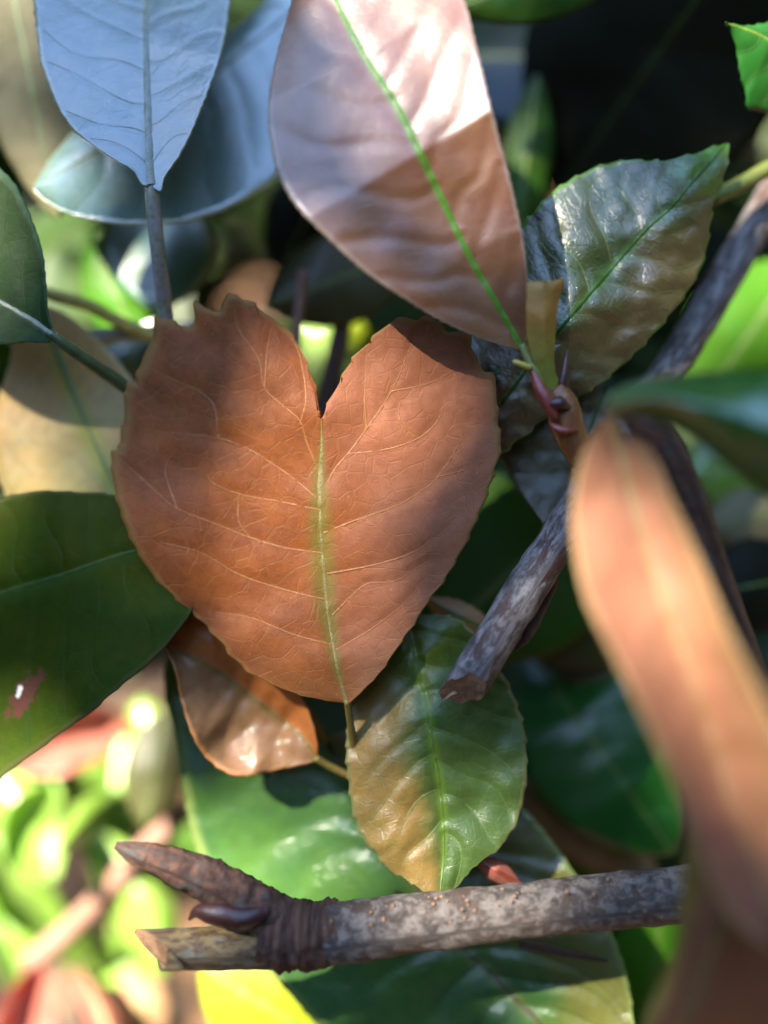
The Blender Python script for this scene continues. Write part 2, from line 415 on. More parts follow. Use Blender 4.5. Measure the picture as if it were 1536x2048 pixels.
leaf_mat('dark_green_rim', (0.025, 0.075, 0.012), (0.03, 0.085, 0.015), mid=(0.06, 0.13, 0.02), edge=(0.1, 0.2, 0.1), rough=0.55, coat=0.0, spec=0.2, trans=0.3, tcol=(1.3, 1.7, 0.35), bumpy=0.3)
leaf_mat('orange_pale', (0.58, 0.36, 0.10), (0.50, 0.36, 0.13), mid=(0.30, 0.36, 0.03), edge=(0.55, 0.45, 0.2), tip=(0.42, 0.38, 0.12), tip_rng=(0.3, 0.8), rough=0.5, coat=0.1, k=1.0, trans=0.35, tcol=(1.4, 1.2, 0.4), bumpy=0.25, midw=0.22)
leaf_mat('pink_tan', (0.44, 0.24, 0.115), (0.37, 0.21, 0.09), edge=(0.55, 0.25, 0.08), side=(0.55, 0.20, 0.055), side_rng=(-0.1, 0.15), mid=(0.27, 0.2, 0.07), rough=0.38, coat=0.35, coat_ior=1.6, coat_rough=0.24, k=0.85, spec=0.3, trans=0.33, tcol=(1.5, 1.0, 0.4), bumpy=0.25)
leaf_mat('deep_green', (0.035, 0.095, 0.028), (0.05, 0.12, 0.02), mid=(0.10, 0.14, 0.05), edge=(0.15, 0.2, 0.06), side=(0.10, 0.105, 0.025), side_rng=(0.05, 0.5), vein=(0.06, 0.13, 0.05), ret=0.10, rough=0.36, coat=1.0, coat_ior=1.75, coat_rough=0.24, k=1.5, spec=0.3, trans=0.3, tcol=(1.4, 1.6, 0.35), bumpy=0.5, mottle=90,
         spots=((0.42, -0.12, 0.014, 0.03, (0.03, 0.012, 0.012), 0.5),))
leaf_mat('round_green', (0.36, 0.22, 0.055), (0.28, 0.19, 0.05), mid=(0.16, 0.30, 0.02), edge=(0.26, 0.26, 0.10), side=(0.085, 0.155, 0.035), side_rng=(-0.55, 0.05), tip=(0.33, 0.24, 0.02), tip_rng=(0.93, 1.05), base=(0.10, 0.15, 0.015), base_rng=(0.34, 0.18),
         vein=(0.30, 0.33, 0.10), ret=0.12, rough=0.40, coat=0.35, coat_ior=1.6, coat_rough=0.27, k=0.9, spec=0.35, trans=0.28, tcol=(1.4, 1.5, 0.35), bumpy=0.38, midw=0.10, wrink=0.3)
leaf_mat('fore_brown', (0.40, 0.175, 0.10), (0.34, 0.16, 0.085), edge=(0.30, 0.23, 0.09), side=(0.33, 0.18, 0.09), side_rng=(0.2, 0.8), rough=0.55, coat=0.0, spec=0.3, k=0.95, trans=0.35, tcol=(1.4, 1.0, 0.45), bumpy=0.2, mottle=80, lite=True)
leaf_mat('fore_dark_brown', (0.27, 0.10, 0.045), (0.23, 0.095, 0.045), edge=(0.30, 0.22, 0.06), side=(0.27, 0.19, 0.05), side_rng=(-0.3, -0.95), rough=0.55, coat=0.0, spec=0.3, k=0.95, trans=0.3, tcol=(1.3, 1.0, 0.5), bumpy=0.2, mottle=70, lite=True)
leaf_mat('gloss_green', (0.018, 0.12, 0.016), (0.025, 0.14, 0.02), mid=(0.05, 0.15, 0.03), rough=0.4, coat=0.8, spec=0.2, coat_ior=1.65, coat_rough=0.24, trans=0.25, bumpy=0.15, tcol=(1.3, 1.7, 0.4), k=0.85, lite=True)
leaf_mat('curl_green', (0.018, 0.12, 0.016), (0.025, 0.14, 0.02), rough=0.4, coat=1.0, spec=0.2, coat_ior=1.9, coat_rough=0.3, trans=0.2, k=1.0, lite=True)
leaf_mat('teal_gloss', (0.04, 0.10, 0.075), (0.05, 0.12, 0.08), mid=(0.2, 0.2, 0.1), rough=0.34, coat=1.0, coat_ior=2.1, coat_rough=0.3, trans=0.12, bumpy=0.15, k=1.2, lite=True)
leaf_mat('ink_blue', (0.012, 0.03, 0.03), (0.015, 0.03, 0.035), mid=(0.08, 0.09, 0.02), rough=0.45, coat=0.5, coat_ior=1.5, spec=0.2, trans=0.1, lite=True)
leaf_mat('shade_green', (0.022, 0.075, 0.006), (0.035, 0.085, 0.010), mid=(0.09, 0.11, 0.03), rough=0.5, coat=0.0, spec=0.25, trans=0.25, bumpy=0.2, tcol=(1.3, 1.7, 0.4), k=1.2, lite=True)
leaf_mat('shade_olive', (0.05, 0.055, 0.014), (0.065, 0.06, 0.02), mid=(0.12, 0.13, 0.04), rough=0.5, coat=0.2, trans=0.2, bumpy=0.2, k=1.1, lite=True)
leaf_mat('deep_shade_green', (0.012, 0.016, 0.006), (0.016, 0.018, 0.008), mid=(0.03, 0.03, 0.012), rough=0.62, coat=0.0, trans=0.06, spec=0.15, lite=True)  # near-black colour has the deep shade on these leaves painted in
leaf_mat('mid_green', (0.05, 0.18, 0.008), (0.07, 0.20, 0.010), mid=(0.14, 0.24, 0.05), rough=0.5, coat=0.0, spec=0.25, trans=0.4, bumpy=0.2, tcol=(1.4, 1.6, 0.3), k=1.1, lite=True)
leaf_mat('lime', (0.20, 0.38, 0.045), (0.28, 0.42, 0.09), mid=(0.6, 0.75, 0.3), rough=0.35, coat=1.0, coat_ior=1.7, trans=0.4, bumpy=0.2, tcol=(1.4, 1.4, 0.3), k=1.0, lite=True)
leaf_mat('lemon_green', (0.34, 0.42, 0.02), (0.38, 0.44, 0.03), mid=(0.5, 0.6, 0.1), rough=0.45, coat=0.2, trans=0.5, bumpy=0.2, tcol=(1.3, 1.3, 0.3), k=1.0, lite=True)
leaf_mat('young_red', (0.42, 0.15, 0.11), (0.36, 0.11, 0.08), mid=(0.5, 0.2, 0.12), rough=0.35, coat=0.6, trans=0.35, bumpy=0.2, tcol=(1.5, 0.9, 0.6), k=1.0, lite=True)
leaf_mat('tan_dry', (0.42, 0.26, 0.13), (0.34, 0.2, 0.1), mid=(0.4, 0.3, 0.16), rough=0.6, coat=0.0, trans=0.25, bumpy=0.4, tcol=(1.2, 1.0, 0.6), k=1.0, lite=True)
leaf_mat('pale_olive', (0.32, 0.29, 0.16), (0.27, 0.25, 0.13), mid=(0.3, 0.3, 0.12), rough=0.65, coat=0.0, spec=0.2, trans=0.25, bumpy=0.3, lite=True)
leaf_mat('litter', (0.30, 0.17, 0.085), (0.16, 0.085, 0.045), rough=0.65, coat=0.0, trans=0.15, bumpy=0.4, mottle=12, tcol=(1.2, 1.0, 0.6), k=1.0, lite=True)
leaf_mat('added_hedge_leaf', (0.10, 0.11, 0.03), (0.13, 0.125, 0.04), rough=0.6, coat=0.0, spec=0.2, trans=0.3, mottle=6, k=1.0, tcol=(1.3, 1.3, 0.5), lite=True)
plain_mat('added_hedge_core', (0.035, 0.045, 0.014), (0.05, 0.05, 0.02), 14, 0.9, 0.8, k=1.0, spec=0.1)
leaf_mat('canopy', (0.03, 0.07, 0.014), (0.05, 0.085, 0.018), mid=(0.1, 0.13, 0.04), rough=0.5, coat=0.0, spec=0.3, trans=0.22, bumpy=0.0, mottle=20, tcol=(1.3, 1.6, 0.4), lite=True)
plain_mat('rib_green', (0.16, 0.26, 0.04), (0.12, 0.20, 0.03), 300, 0.45, 0.2)
plain_mat('rib_lime', (0.18, 0.42, 0.04), (0.15, 0.36, 0.03), 300, 0.42, 0.2)
plain_mat('rib_heart', (0.27, 0.20, 0.045), (0.23, 0.18, 0.035), 500, 0.5, 0.4)
plain_mat('vein_heart', (0.44, 0.165, 0.035), (0.38, 0.14, 0.03), 500, 0.5, 0.3)
plain_mat('rib_pale', (0.24, 0.30, 0.24), (0.2, 0.26, 0.18), 500, 0.4, 0.3, coat=0.5)
plain_mat('vein_pale', (0.17, 0.25, 0.20), (0.14, 0.23, 0.17), 500, 0.4, 0.2, coat=0.5)
plain_mat('rib_dark', (0.04, 0.085, 0.012), (0.05, 0.10, 0.016), 400, 0.6, 0.2, spec=0.15)
plain_mat('rib_red', (0.16, 0.07, 0.05), (0.10, 0.10, 0.04), 260, 0.45, 0.3)
plain_mat('vein_lime', (0.22, 0.30, 0.07), (0.18, 0.27, 0.06), 500, 0.45, 0.2)
plain_mat('petiole_lilac', (0.26, 0.25, 0.26), (0.20, 0.22, 0.16), 260, 0.4, 0.3, coat=0.5, k=1.15)
plain_mat('petiole_green', (0.07, 0.12, 0.04), (0.10, 0.14, 0.06), 260, 0.4, 0.3, coat=0.6)
plain_mat('petiole_amber', (0.55, 0.44, 0.09), (0.48, 0.40, 0.08), 260, 0.5, 0.2, k=1.0)
plain_mat('petiole_yellow', (0.22, 0.28, 0.05), (0.26, 0.28, 0.07), 260, 0.5, 0.2)
plain_mat('bark_grey', (0.21, 0.18, 0.155), (0.055, 0.04, 0.032), 2.6, 0.7, 0.9, stretch=(1.0, 5.0, 1), third=(0.085, 0.055, 0.04), uv=True, k=1.0)
plain_mat('bark_silver', (0.27, 0.245, 0.235), (0.06, 0.045, 0.042), 2.4, 0.55, 0.7, stretch=(0.6, 5, 1), third=(0.075, 0.035, 0.026), uv=True, k=1.0)
plain_mat('bark_brown', (0.13, 0.06, 0.036), (0.045, 0.022, 0.016), 2.4, 0.6, 1.0, stretch=(1.2, 4.5, 1), third=(0.07, 0.065, 0.06), uv=True, k=1.0)
plain_mat('bark_knot', (0.17, 0.075, 0.04), (0.05, 0.024, 0.017), 3.0, 0.75, 1.0, stretch=(4, 1.5, 1), third=(0.22, 0.11, 0.06), uv=True, k=1.0)
plain_mat('bark_straw', (0.26, 0.19, 0.085), (0.09, 0.05, 0.028), 2.2, 0.6, 0.8, stretch=(0.7, 6, 1), third=(0.2, 0.19, 0.15), uv=True, k=1.0)
plain_mat('wood_cut', (0.42, 0.25, 0.14), (0.28, 0.15, 0.085), 500, 0.8, 0.8, k=1.0)
plain_mat('lenticel', (0.36, 0.21, 0.12), (0.30, 0.19, 0.13), 800, 0.8, 0.3, k=1.0)
plain_mat('stem_pink', (0.36, 0.20, 0.15), (0.28, 0.15, 0.10), 200, 0.6, 0.4)
plain_mat('shoot_orange', (0.42, 0.17, 0.05), (0.30, 0.10, 0.035), 420, 0.45, 0.4, coat=0.3)
plain_mat('bud_red', (0.42, 0.085, 0.05), (0.30, 0.05, 0.04), 420, 0.4, 0.3, coat=0.4)
plain_mat('bud_dark', (0.05, 0.018, 0.018), (0.085, 0.025, 0.02), 420, 0.45, 0.3, coat=0.3)
plain_mat('soil', (0.085, 0.055, 0.036), (0.13, 0.085, 0.055), 30, 0.9, 0.8)
m_ = MATS

# ------------------------------------------------------------------ setting: ground
gs = 60.0
me = bpy.data.meshes.new('ground'); N_ = 60
gv, gf = [], []
for i in range(N_ + 1):
    for j in range(N_ + 1):
        a = (i / N_ * 2 - 1); b = (j / N_ * 2 - 1)
        x = math.copysign(abs(a) ** 3, a) * gs; y = math.copysign(abs(b) ** 3, b) * gs
        gv.append((x, y, 0.02 * mnoise.noise((x * 2, y * 2, 0))))
for i in range(N_):
    for j in range(N_): k = i * (N_ + 1) + j; gf.append((k, k + N_ + 1, k + N_ + 2, k + 1))
me.from_pydata(gv, [], gf); gr = link('ground', me, m_['soil']); gr['kind'] = 'structure'
INV = ROT.transposed()
def F_(wp): return INV @ (Vector(wp) - ORG)        # world -> photo frame
def FD(wd): return INV @ Vector(wd)
rnd = random.Random(7)
items = []
for i in range(2600):
    x = rnd.uniform(-0.9, 0.9); y = rnd.uniform(-0.5, 2.2); L = rnd.uniform(.03, .07)
    a = rnd.uniform(0, 6.28)
    items.append((F_((x, y, 0.012 + rnd.random() * .03)), FD((math.cos(a), math.sin(a), rnd.uniform(-.3, .3))), FD((rnd.uniform(-.4, .4), rnd.uniform(-.4, .4), 1)), L, L * rnd.uniform(.35, .55)))
cloud('leaf_litter', 'dry brown fallen leaves covering the soil under the shrub', items, m_['litter'], 'leaf litter')

# ------------------------------------------------------------------ hero leaf: the heart
HL = [(640,1399),(583,1385),(540,1366),(500,1346),(471,1321),(433,1275),(400,1240),(383,1225),(352,1198),(308,1154),(283,1117),(262,1080),(250,1050),(238,1015),(229,981),(224,942),(221,902),(236,900),(241,867),
      (247,833),(250,800),(252,764),(270,766),(274,748),(287,712),(304,679),(311,634),(345,642),(377,655),(386,640),(390,602),(420,622),(441,620),(455,587),(480,596),(504,604),(542,637),(583,667),(612,720),(630,775)]
HR = [(721,1385),(740,1366),(767,1337),(806,1277),(829,1248),(852,1209),(890,1158),(927,1096),(952,1042),(975,987),(992,933),(1002,894),(999,862),(996,837),(993,790),(986,746),(969,742),(954,717),(945,696),(941,672),
      (917,662),(893,663),(879,646),(854,631),(837,640),(812,635),(787,640),(750,671),(712,710),(687,746),(667,787)]
HV = [[(632,930),(613,883),(600,842),(562,808),(529,775),(517,717),(479,662),(467,612)], [(529,775),(535,700),(545,650)], [(632,995),(583,954),(500,900),(437,877),(354,867),(290,872)], [(600,850),(612,790),(596,700),(560,655)],
      [(437,877),(420,800),(330,752)], [(640,1020),(562,1004),(479,988),(421,962),(415,925)], [(644,1106),(571,1096),(500,1075),(437,1050),(354,1017),(312,983),(271,946),(232,912)], [(479,988),(477,1040),(500,1075)],
      [(655,1200),(570,1180),(480,1150),(400,1105),(320,1085)], [(668,1290),(590,1270),(500,1235),(430,1225)], [(354,1017),(330,940),(350,900)],
      [(655,965),(672,935),(696,908),(733,858),(783,783),(817,704),(835,668)], [(696,908),(767,900),(833,879),(875,842),(893,790)], [(783,783),(858,767),(910,740)], [(733,858),(730,790),(735,700)],
      [(648,1066),(708,1042),(792,1012),(842,983),(875,954),(917,892),(940,830)], [(875,954),(930,940),(975,920)], [(655,1148),(740,1132),(815,1110),(880,1070),(920,1030)], [(665,1230),(730,1170),(790,1162),(860,1120)],
      [(672,1300),(740,1260),(800,1215),(835,1180)], [(833,879),(800,840),(800,800)]]
leaf('heart shaped coppery brown leaf with green midrib and notched top', [(694,1408),(690,1395),(676,1340),(660,1250),(648,1150),(641,1050),(640,960),(644,900),(643,836)], HL, HR, m_['heart_bronze'],
     zmid=(0.5, -0.6, -1.2, -1.5, -1.0), zl=(-0.5, -2.2, -4.2, -3.5, -0.8), zr=(0.4, 1.4, 1.8, 0.4, -0.4), n=300, m=34, serr=(52, 5.0), traced=HV, vmat=m_['vein_heart'], mmat=m_['rib_heart'], midw=(4, 4, 5, 6, 6.5, 1),
     petiole=[(694,1400,0.0,7),(700,1440,-2,7.5),(708,1490,-5,8),(722,1560,-9,8)], pmat=m_['rib_heart'], und=(1.3, 210), quilt=0.13, qw=12, vw=2.3, mexp=1.0, powr=1.2, seed=11, vsep=True, raise_mid=0.10, name='heart_shaped_leaf')

# ------------------------------------------------------------------ sharp and half-sharp leaves round the heart
leaf('blue sheened leaf standing upright on a long pale stalk, with thick midrib', [(303,372),(300,340),(297,250),(293,100),(294,0),(310,-180),(335,-330)],
     [(283,367),(267,340),(233,321),(183,288),(142,254),(108,200),(83,129),(75,83),(67,0),(70,-90),(110,-200),(220,-300)], [(322,383),(329,354),(358,312),(387,254),(417,179),(446,92),(460,0),(458,-100),(430,-210),(390,-290)], m_['glaucous'],
     zmid=(-1, -3, -7, -12, -18, -26), zl=(0, 1.5, 2.0, 2.5, 2.0, 0), zr=(0, 1.2, 2.4, 2.0, 1.5, 0), n=200, m=20, serr=(24, 2.2), nv=9, vmat=m_['vein_pale'], mmat=m_['rib_pale'], midw=(14, 11, 9, 7, 4), quilt=0.10, qw=6, seed=3, und=(0.6, 150),
     petiole=[(301,320,-3.4,5),(303,352,-2.2,10),(304,378,-2.0,14),(308,430,-2.8,15),(318,520,-5,15),(330,620,-9,16),(340,720,-12,16),(352,800,-14,16)], pmat=m_['petiole_lilac'])
leaf('broad leaf with painted pale blue sky sheen and finely toothed rim behind the upright blue leaf', [(660,-40),(540,60),(400,170),(250,270),(120,345),(66,374)], [(560,-20),(460,62),(330,120),(200,210),(115,300)], [(680,150),(600,300),(560,352),(500,392),(430,425),(350,446),(250,447),(150,430),(95,403)],
     m_['sky_sheen_pale'], zmid=(-30, -24, -18, -14), zl=(0, -4, -4, -1), zr=(0, 4, 6, 2), n=130, m=14, serr=(20, 2.4), nv=8, vmat=m_['vein_pale'], mmat=m_['rib_pale'], midw=(8, 2), seed=5, und=(0.8, 220))
leaf('large folded pinkish bronze leaf with bright green midrib beside the red bud', [(1046,700),(1021,655),(979,583),(937,508),(883,396),(842,308),(792,208),(729,112),(671,0),(610,-150),(570,-300)],
     [(1021,695),(958,675),(883,642),(800,592),(733,546),(667,487),(600,421),(558,354),(542,292),(535,233),(542,158),(562,75),(583,0),(600,-90),(590,-200)], [(1054,660),(1056,583),(1048,492),(1030,400),(1009,317),(980,208),(951,83),(930,0),(880,-120),(760,-240),(660,-290)],
     m_['pink_bronze'], zmid=(5, 8.5, 11, 10, 5, -6), zl=(0, 0.5, 1.0, 0, -2, 0), zr=(0, 1.5, 2, -1, -3, 0), n=220, m=22, serr=(20, 2.5), nv=9, vmat=None, mmat=m_['rib_lime'], midw=(9, 9, 8, 6, 5, 3), seed=8, und=(0.7, 200), quilt=0.15, qw=14,
     petiole=[(1044,690,5.2,9),(1062,728,5.6,10),(1085,775,6,11),(1110,815,5,12)], pmat=m_['petiole_yellow'])
leaf('small amber leaf with a straight cut top standing out of the red bud', [(1112,795),(1096,730),(1088,660),(1090,600),(1092,563)], [(1088,760),(1062,715),(1052,660),(1052,600),(1054,566),(1075,563)], [(1124,770),(1112,748),(1109,709),(1112,657),(1116,610),(1128,559),(1110,561)],
     m_['amber'], zmid=(5, 7, 8.5, 9), zl=(0, -.6, -.6), zr=(0, -.8, -.8), n=60, m=8, serr=(30, 0), nv=0, mmat=None, seed=4, und=(0.4, 80))
leaf('bronze green leaf with blue sheen, wrinkles and lime tip, half under the folded leaf', [(925,905),(985,832),(1053,741),(1117,662),(1196,571),(1292,462),(1342,417),(1388,362),(1430,315),(1456,284)],
     [(905,830),(925,740),(960,600),(1000,520),(1040,454),(1063,429),(1096,392),(1146,356),(1196,333),(1240,322),(1271,319),(1325,321),(1375,310),(1420,297)], [(960,928),(1009,903),(1094,835),(1158,796),(1196,771),(1254,721),(1296,681),(1354,612),(1400,542),(1417,479),(1425,417),(1442,375),(1457,318)],
     m_['bronze_green'], zmid=(-7, -3.5, -2, -2.5, -4, -7), zl=(0, -3, -3, -2, 0), zr=(0, -3, -4, -3, 0), n=220, m=20, serr=(48, 5.5), nv=9, vdt=0.12, vmat=m_['vein_lime'], mmat=m_['rib_dark'], midw=(6, 4, 2), seed=21, und=(1.7, 120), quilt=0.25, qw=10, vw=1.3,
     petiole=[(930,900,-7,9),(880,950,-9,9),(800,1020,-12,9)], pmat=m_['petiole_green'])
leaf('dull olive leaf with rumpled surface hanging under the bronze green leaf', [(1215,770),(1180,860),(1150,960),(1106,1064)], [(1130,790),(1050,850),(1000,900),(1012,930),(1033,975),(1071,1025),(1092,1050)], [(1270,830),(1270,920),(1210,1000),(1140,1055)],
     m_['olive_bronze'], zmid=(-10, -9, -9, -8), zl=(0, -1, -1, 0), zr=(0, -2, -2, 0), n=110, m=12, serr=(40, 2), nv=6, mmat=m_['rib_dark'], midw=(5, 2), seed=22, und=(1.0, 90))
leaf('glossy green leaf with a reddish pointed corner in front of the darkest leaf', [(1720,170),(1600,120),(1520,70),(1450,46)], [(1700,260),(1580,245),(1536,226),(1496,217),(1492,188),(1479,142),(1471,92),(1460,66)], [(1700,40),(1600,30),(1536,44),(1496,51)],
     m_['gloss_green'], zmid=(-14, -10, -6, -4), zl=(0, -2, -2, -1), zr=(0, -3, -2, 0), n=80, m=10, serr=(26, 3), nv=6, vmat=m_['rib_dark'], mmat=m_['rib_green'], midw=(6, 2), seed=23)
leaf('dark green leaf with thick pale stalk pointing at the heart leaf', [(112,676),(60,640),(0,606),(-120,540),(-330,420)], [(100,650),(92,610),(86,520),(70,460),(45,400),(15,352),(-60,300),(-200,310)], [(92,684),(50,683),(0,688),(-100,680),(-220,600)],
     m_['dark_green_rim'], zmid=(-2, -4, -6, -8, -10), zl=(0, 1.5, 2, 1), zr=(0, 1, 1, 0), n=120, m=12, serr=(26, 2), nv=7, vmat=m_['rib_dark'], mmat=m_['petiole_green'], midw=(10, 8, 5), seed=24,
     petiole=[(96,664,-2,9),(130,690,-3,12),(190,732,-5.5,13),(260,780,-9,14),(330,830,-12,14)], pmat=m_['petiole_green'])
leaf('blurred orange yellow leaf with green midrib between two dark green leaves', [(70,600),(112,700),(165,830),(215,940),(300,1110)], [(20,660),(22,715),(-4,800),(-15,900),(30,1020),(150,1110)], [(150,640),(250,740),(320,860),(350,980)],
     m_['orange_pale'], zmid=(-20, -17, -15, -14), zl=(0, -1, -1, 0), zr=(0, 0, 0, 0), n=90, m=10, serr=(26, 3), nv=0, mmat=m_['petiole_yellow'], midw=(10, 6, 3), seed=25, und=(0.8, 200))
leaf('large dark green leaf with brown blemish below the orange yellow leaf', [(-160,1240),(0,1187),(125,1150),(233,1112),(300,1096),(450,1060)], [(-120,1120),(-60,1030),(0,998),(54,984),(104,981),(167,984),(225,988),(330,1005),(420,1040)], [(-170,1420),(-120,1560),(-30,1580),(8,1549),(52,1518),(94,1487),(135,1456),(169,1434),(224,1385),(279,1341),(331,1291),(381,1224),(430,1140)],
     m_['dark_green'], zmid=(-14, -9, -6, -5, -6), zl=(0, -2, -2, -1), zr=(0, 2, 3.5, 1.5), n=160, m=18, serr=(60, 2.5), nv=8, vdt=0.06, vmat=m_['rib_dark'], mmat=m_['rib_dark'], midw=(9, 7, 3), seed=26, und=(1.0, 260), vw=1.6)
leaf('small pinkish tan leaf folded along its midrib, tucked under the heart leaf', [(634,1518),(600,1470),(517,1404),(430,1340),(328,1288)], [(625,1524),(562,1538),(500,1550),(458,1546),(417,1517),(387,1471),(364,1400),(354,1345),(338,1305)], [(630,1470),(600,1390),(540,1310),(470,1250),(390,1222),(345,1248)],
     m_['pink_tan'], zmid=(-8, -9.5, -10, -8.5, -7), zl=(0, 3, 4, 2), zr=(0, 2.5, 2.5, 1), n=110, m=12, serr=(30, 2.5), nv=5, mmat=m_['rib_heart'], midw=(5, 4, 2), seed=27, und=(1.6, 90),
     petiole=[(630,1515,-8,7),(665,1535,-9,8),(722,1562,-9.5,8)], pmat=m_['rib_heart'])
leaf('big deep green leaf with reddish midrib behind the forked cut branch', [(648,1475),(720,1600),(800,1720),(880,1840),(929,1900),(979,1942),(1037,2004),(1090,2060),(1190,2230)],
     [(540,1380),(420,1310),(345,1300),(328,1375),(346,1458),(362,1554),(379,1650),(402,1720),(470,1850),(537,1942),(583,1992),(633,2048),(760,2160),(960,2240)], [(800,1440),(930,1520),(1040,1612),(1088,1662),(1146,1742),(1217,1854),(1238,1900),(1258,1971),(1267,2046),(1270,2130)],
     m_['deep_green'], zmid=(-17, -15, -13, -11, -9), zl=(0, -3, -5, -4, 0), zr=(0, -1, -1, 0, 0), n=200, m=22, serr=(34, 3), nv=9, vdt=0.24, vmat=m_['rib_dark'], mmat=m_['rib_red'], midw=(9, 7, 6, 4), seed=28, und=(0.8, 170), quilt=0.4, qw=16, vw=2.2,
     petiole=[(652,1482,-17,10),(625,1440,-15,10),(590,1385,-15,10),(560,1330,-16,10)], pmat=m_['rib_heart'])
leaf('oval leaf, amber on one half and green on the other, hanging between the branches', [(800,1205),(822,1275),(850,1400),(868,1500),(883,1600),(888,1700),(880,1794)],
     [(770,1230),(735,1300),(704,1400),(692,1492),(698,1575),(708,1633),(727,1679),(750,1704),(773,1737),(817,1762),(848,1783)], [(830,1225),(896,1231),(937,1254),(979,1312),(1012,1358),(1037,1417),(1050,1467),(1054,1550),(1046,1604),(1029,1652),(996,1700),(962,1723),(937,1746),(915,1773)],
     m_['round_green'], zmid=(-6, -4, -2.8, -2.2, -1.6, -0.6), zl=(0, -2.4, -1.8, -1, 0), zr=(0, -1.5, -1.6, -0.8, 0), n=220, m=20, serr=(36, 4.5), nv=7, vdt=0.17, vmat=m_['vein_lime'], mmat=m_['rib_green'], midw=(7, 6, 4, 2), seed=29, und=(1.3, 120), quilt=0.25, qw=10, vw=1.4,
     petiole=[(801,1210,-6,8),(790,1180,-7.5,8),(760,1120,-9,8)], pmat=m_['rib_heart'])

# ------------------------------------------------------------------ foreground, out of focus
leaf('long out of focus coppery leaf blade sloping down in front of the cut branch', [(1222,835),(1262,980),(1320,1180),(1400,1400),(1470,1620),(1560,1900)], [(1170,900),(1148,1010),(1150,1090),(1172,1190),(1215,1280),(1265,1380),(1318,1490),(1360,1590),(1400,1700),(1460,1830)], [(1300,900),(1348,1010),(1398,1120),(1445,1240),(1510,1370),(1570,1500),(1620,1700)],
     m_['fore_brown'], zmid=(27, 32, 36, 38, 39), zl=(0, 3, 4, 3), zr=(0, 4, 6, 4), n=110, m=14, serr=(40, 2), nv=5, mmat=m_['rib_heart'], midw=(8, 5, 3), seed=41, und=(1.2, 200), petiole=[(1224,845,27,16),(1200,870,18,16),(1170,900,9,14),(1150,925,4,13)], pmat=m_['shoot_orange'])
leaf('out of focus brown and olive leaf covering the end of the thick cut branch', [(1640,1430),(1560,1600),(1470,1780),(1400,1960),(1290,2230)], [(1520,1490),(1420,1560),(1378,1640),(1368,1720),(1360,1800),(1352,1880),(1320,1970),(1285,2060)], [(1760,1600),(1720,1800),(1600,2000),(1450,2160)],
     m_['fore_dark_brown'], zmid=(38, 37, 35, 33), zl=(0, -2, -3, -1), zr=(0, -3, -4, -1), n=100, m=14, serr=(40, 2), nv=5, mmat=m_['rib_heart'], midw=(5, 3), seed=42, und=(1.2, 200))
leaf('out of focus dark green leaf with a pale blue gleam on its curled end', [(1760,920),(1600,870),(1440,820),(1310,795),(1205,812)], [(1700,1100),(1540,1000),(1430,915),(1370,868),(1290,835),(1220,835)], [(1760,780),(1600,745),(1440,745),(1310,755),(1230,780)],
     m_['curl_green'], zmid=(40, 38, 36, 35, 33), zl=(0, -6, -6, -5, -2), zr=(0, -2, -3, -9, -3), n=80, m=12, serr=(30, 0), nv=0, mmat=None, seed=43, und=(1.0, 160))

# ------------------------------------------------------------------ branches
br = thing('forked_branch', P(3000, 1640, -30), 'thick grey brown cut branch with two stubs and rusty knot below the oval leaf', 'branch')
v, f, u = tube([(3000,1640,-30,72),(2300,1690,-8,66),(1720,1752,2,60),(1500,1776,3,56),(1300,1795,4,54),(1100,1815,4.5,53),(900,1838,5,55),(760,1855,5,57),(650,1868,5,60)], 36, 0.07, 1, nst=150, jscale=.16)
mesh('shaft', v, f, m_['bark_grey'], br, u)
v, f, u = tube([(680,1865,5,58),(645,1868,5,63),(610,1870,5,66),(590,1870,5,65),(570,1869,5,67),(548,1867,5,62),(520,1864,5,52)], 44, 0.16, 3, nst=90, jscale=.11)
mesh('knot', v, f, m_['bark_knot'], br, u)
v, f, u = tube([(570,1846,5,44),(510,1812,5.5,46),(440,1772,6,43),(370,1738,6.5,36),(310,1718,7,28),(262,1702,7,20),(230,1690,7,8)], 30, 0.16, 4, nst=80, jscale=.2)
mesh('dead_stub', v, f, m_['bark_brown'], br, u)
v, f, u = tube([(540,1818,7,16),(490,1836,8,24),(430,1826,8,23),(395,1822,7.5,12),(378,1838,7,3)], 14, 0.12, 6, nst=26)
mesh('bud', v, f, m_['bud_dark'], br, u)
def cut_stub(parent, pts, slant, mat, seed, seg=22, jit=0.05, nst=40):
    """a stub whose last ring is sheared by `slant` so the saw cut shows; the cut is a face of its own"""
    v, f, u = tube(pts, seg, jit, seed, cap=False, nst=nst)
    ring = v[-seg:]; c = sum(ring, Vector()) / seg
    new = [p + slant * (((p - c).y - 0.9 * (p - c).z) / (ring[0] - c).length) + Vector((0.0004 * mnoise.noise(p * 2500), 0, 0)) for p in ring]
    for i in range(seg): v[-seg + i] = new[i]
    mesh('cut_stub', v, f, mat, parent, u)
    ax = (new[0] - v[-2 * seg]).normalized()
    cv = [c] + [c + (p - c) * k + ax * (0.00004 + 0.0002 * mnoise.noise(p * 3000 + Vector((k * 9, seed, 0)))) for k in (0.45, 0.8, 0.985) for p in new]
    cf = [(0, 1 + j, 1 + (j + 1) % seg) for j in range(seg)] + [(1 + r * seg + j, 1 + (r + 1) * seg + j, 1 + (r + 1) * seg + (j + 1) % seg, 1 + r * seg + (j + 1) % seg) for r in range(2) for j in range(seg)]
    mesh('saw_cut', cv, cf, m_['wood_cut'], parent, [(0, 0)] * len(cv))
cut_stub(br, [(570,1893,4,42),(500,1894,4.5,42),(420,1896,5,41),(360,1898,6,40),(318,1900,7,40)], Vector((-0.0022, 0, 0.0)), m_['bark_straw'], 8)
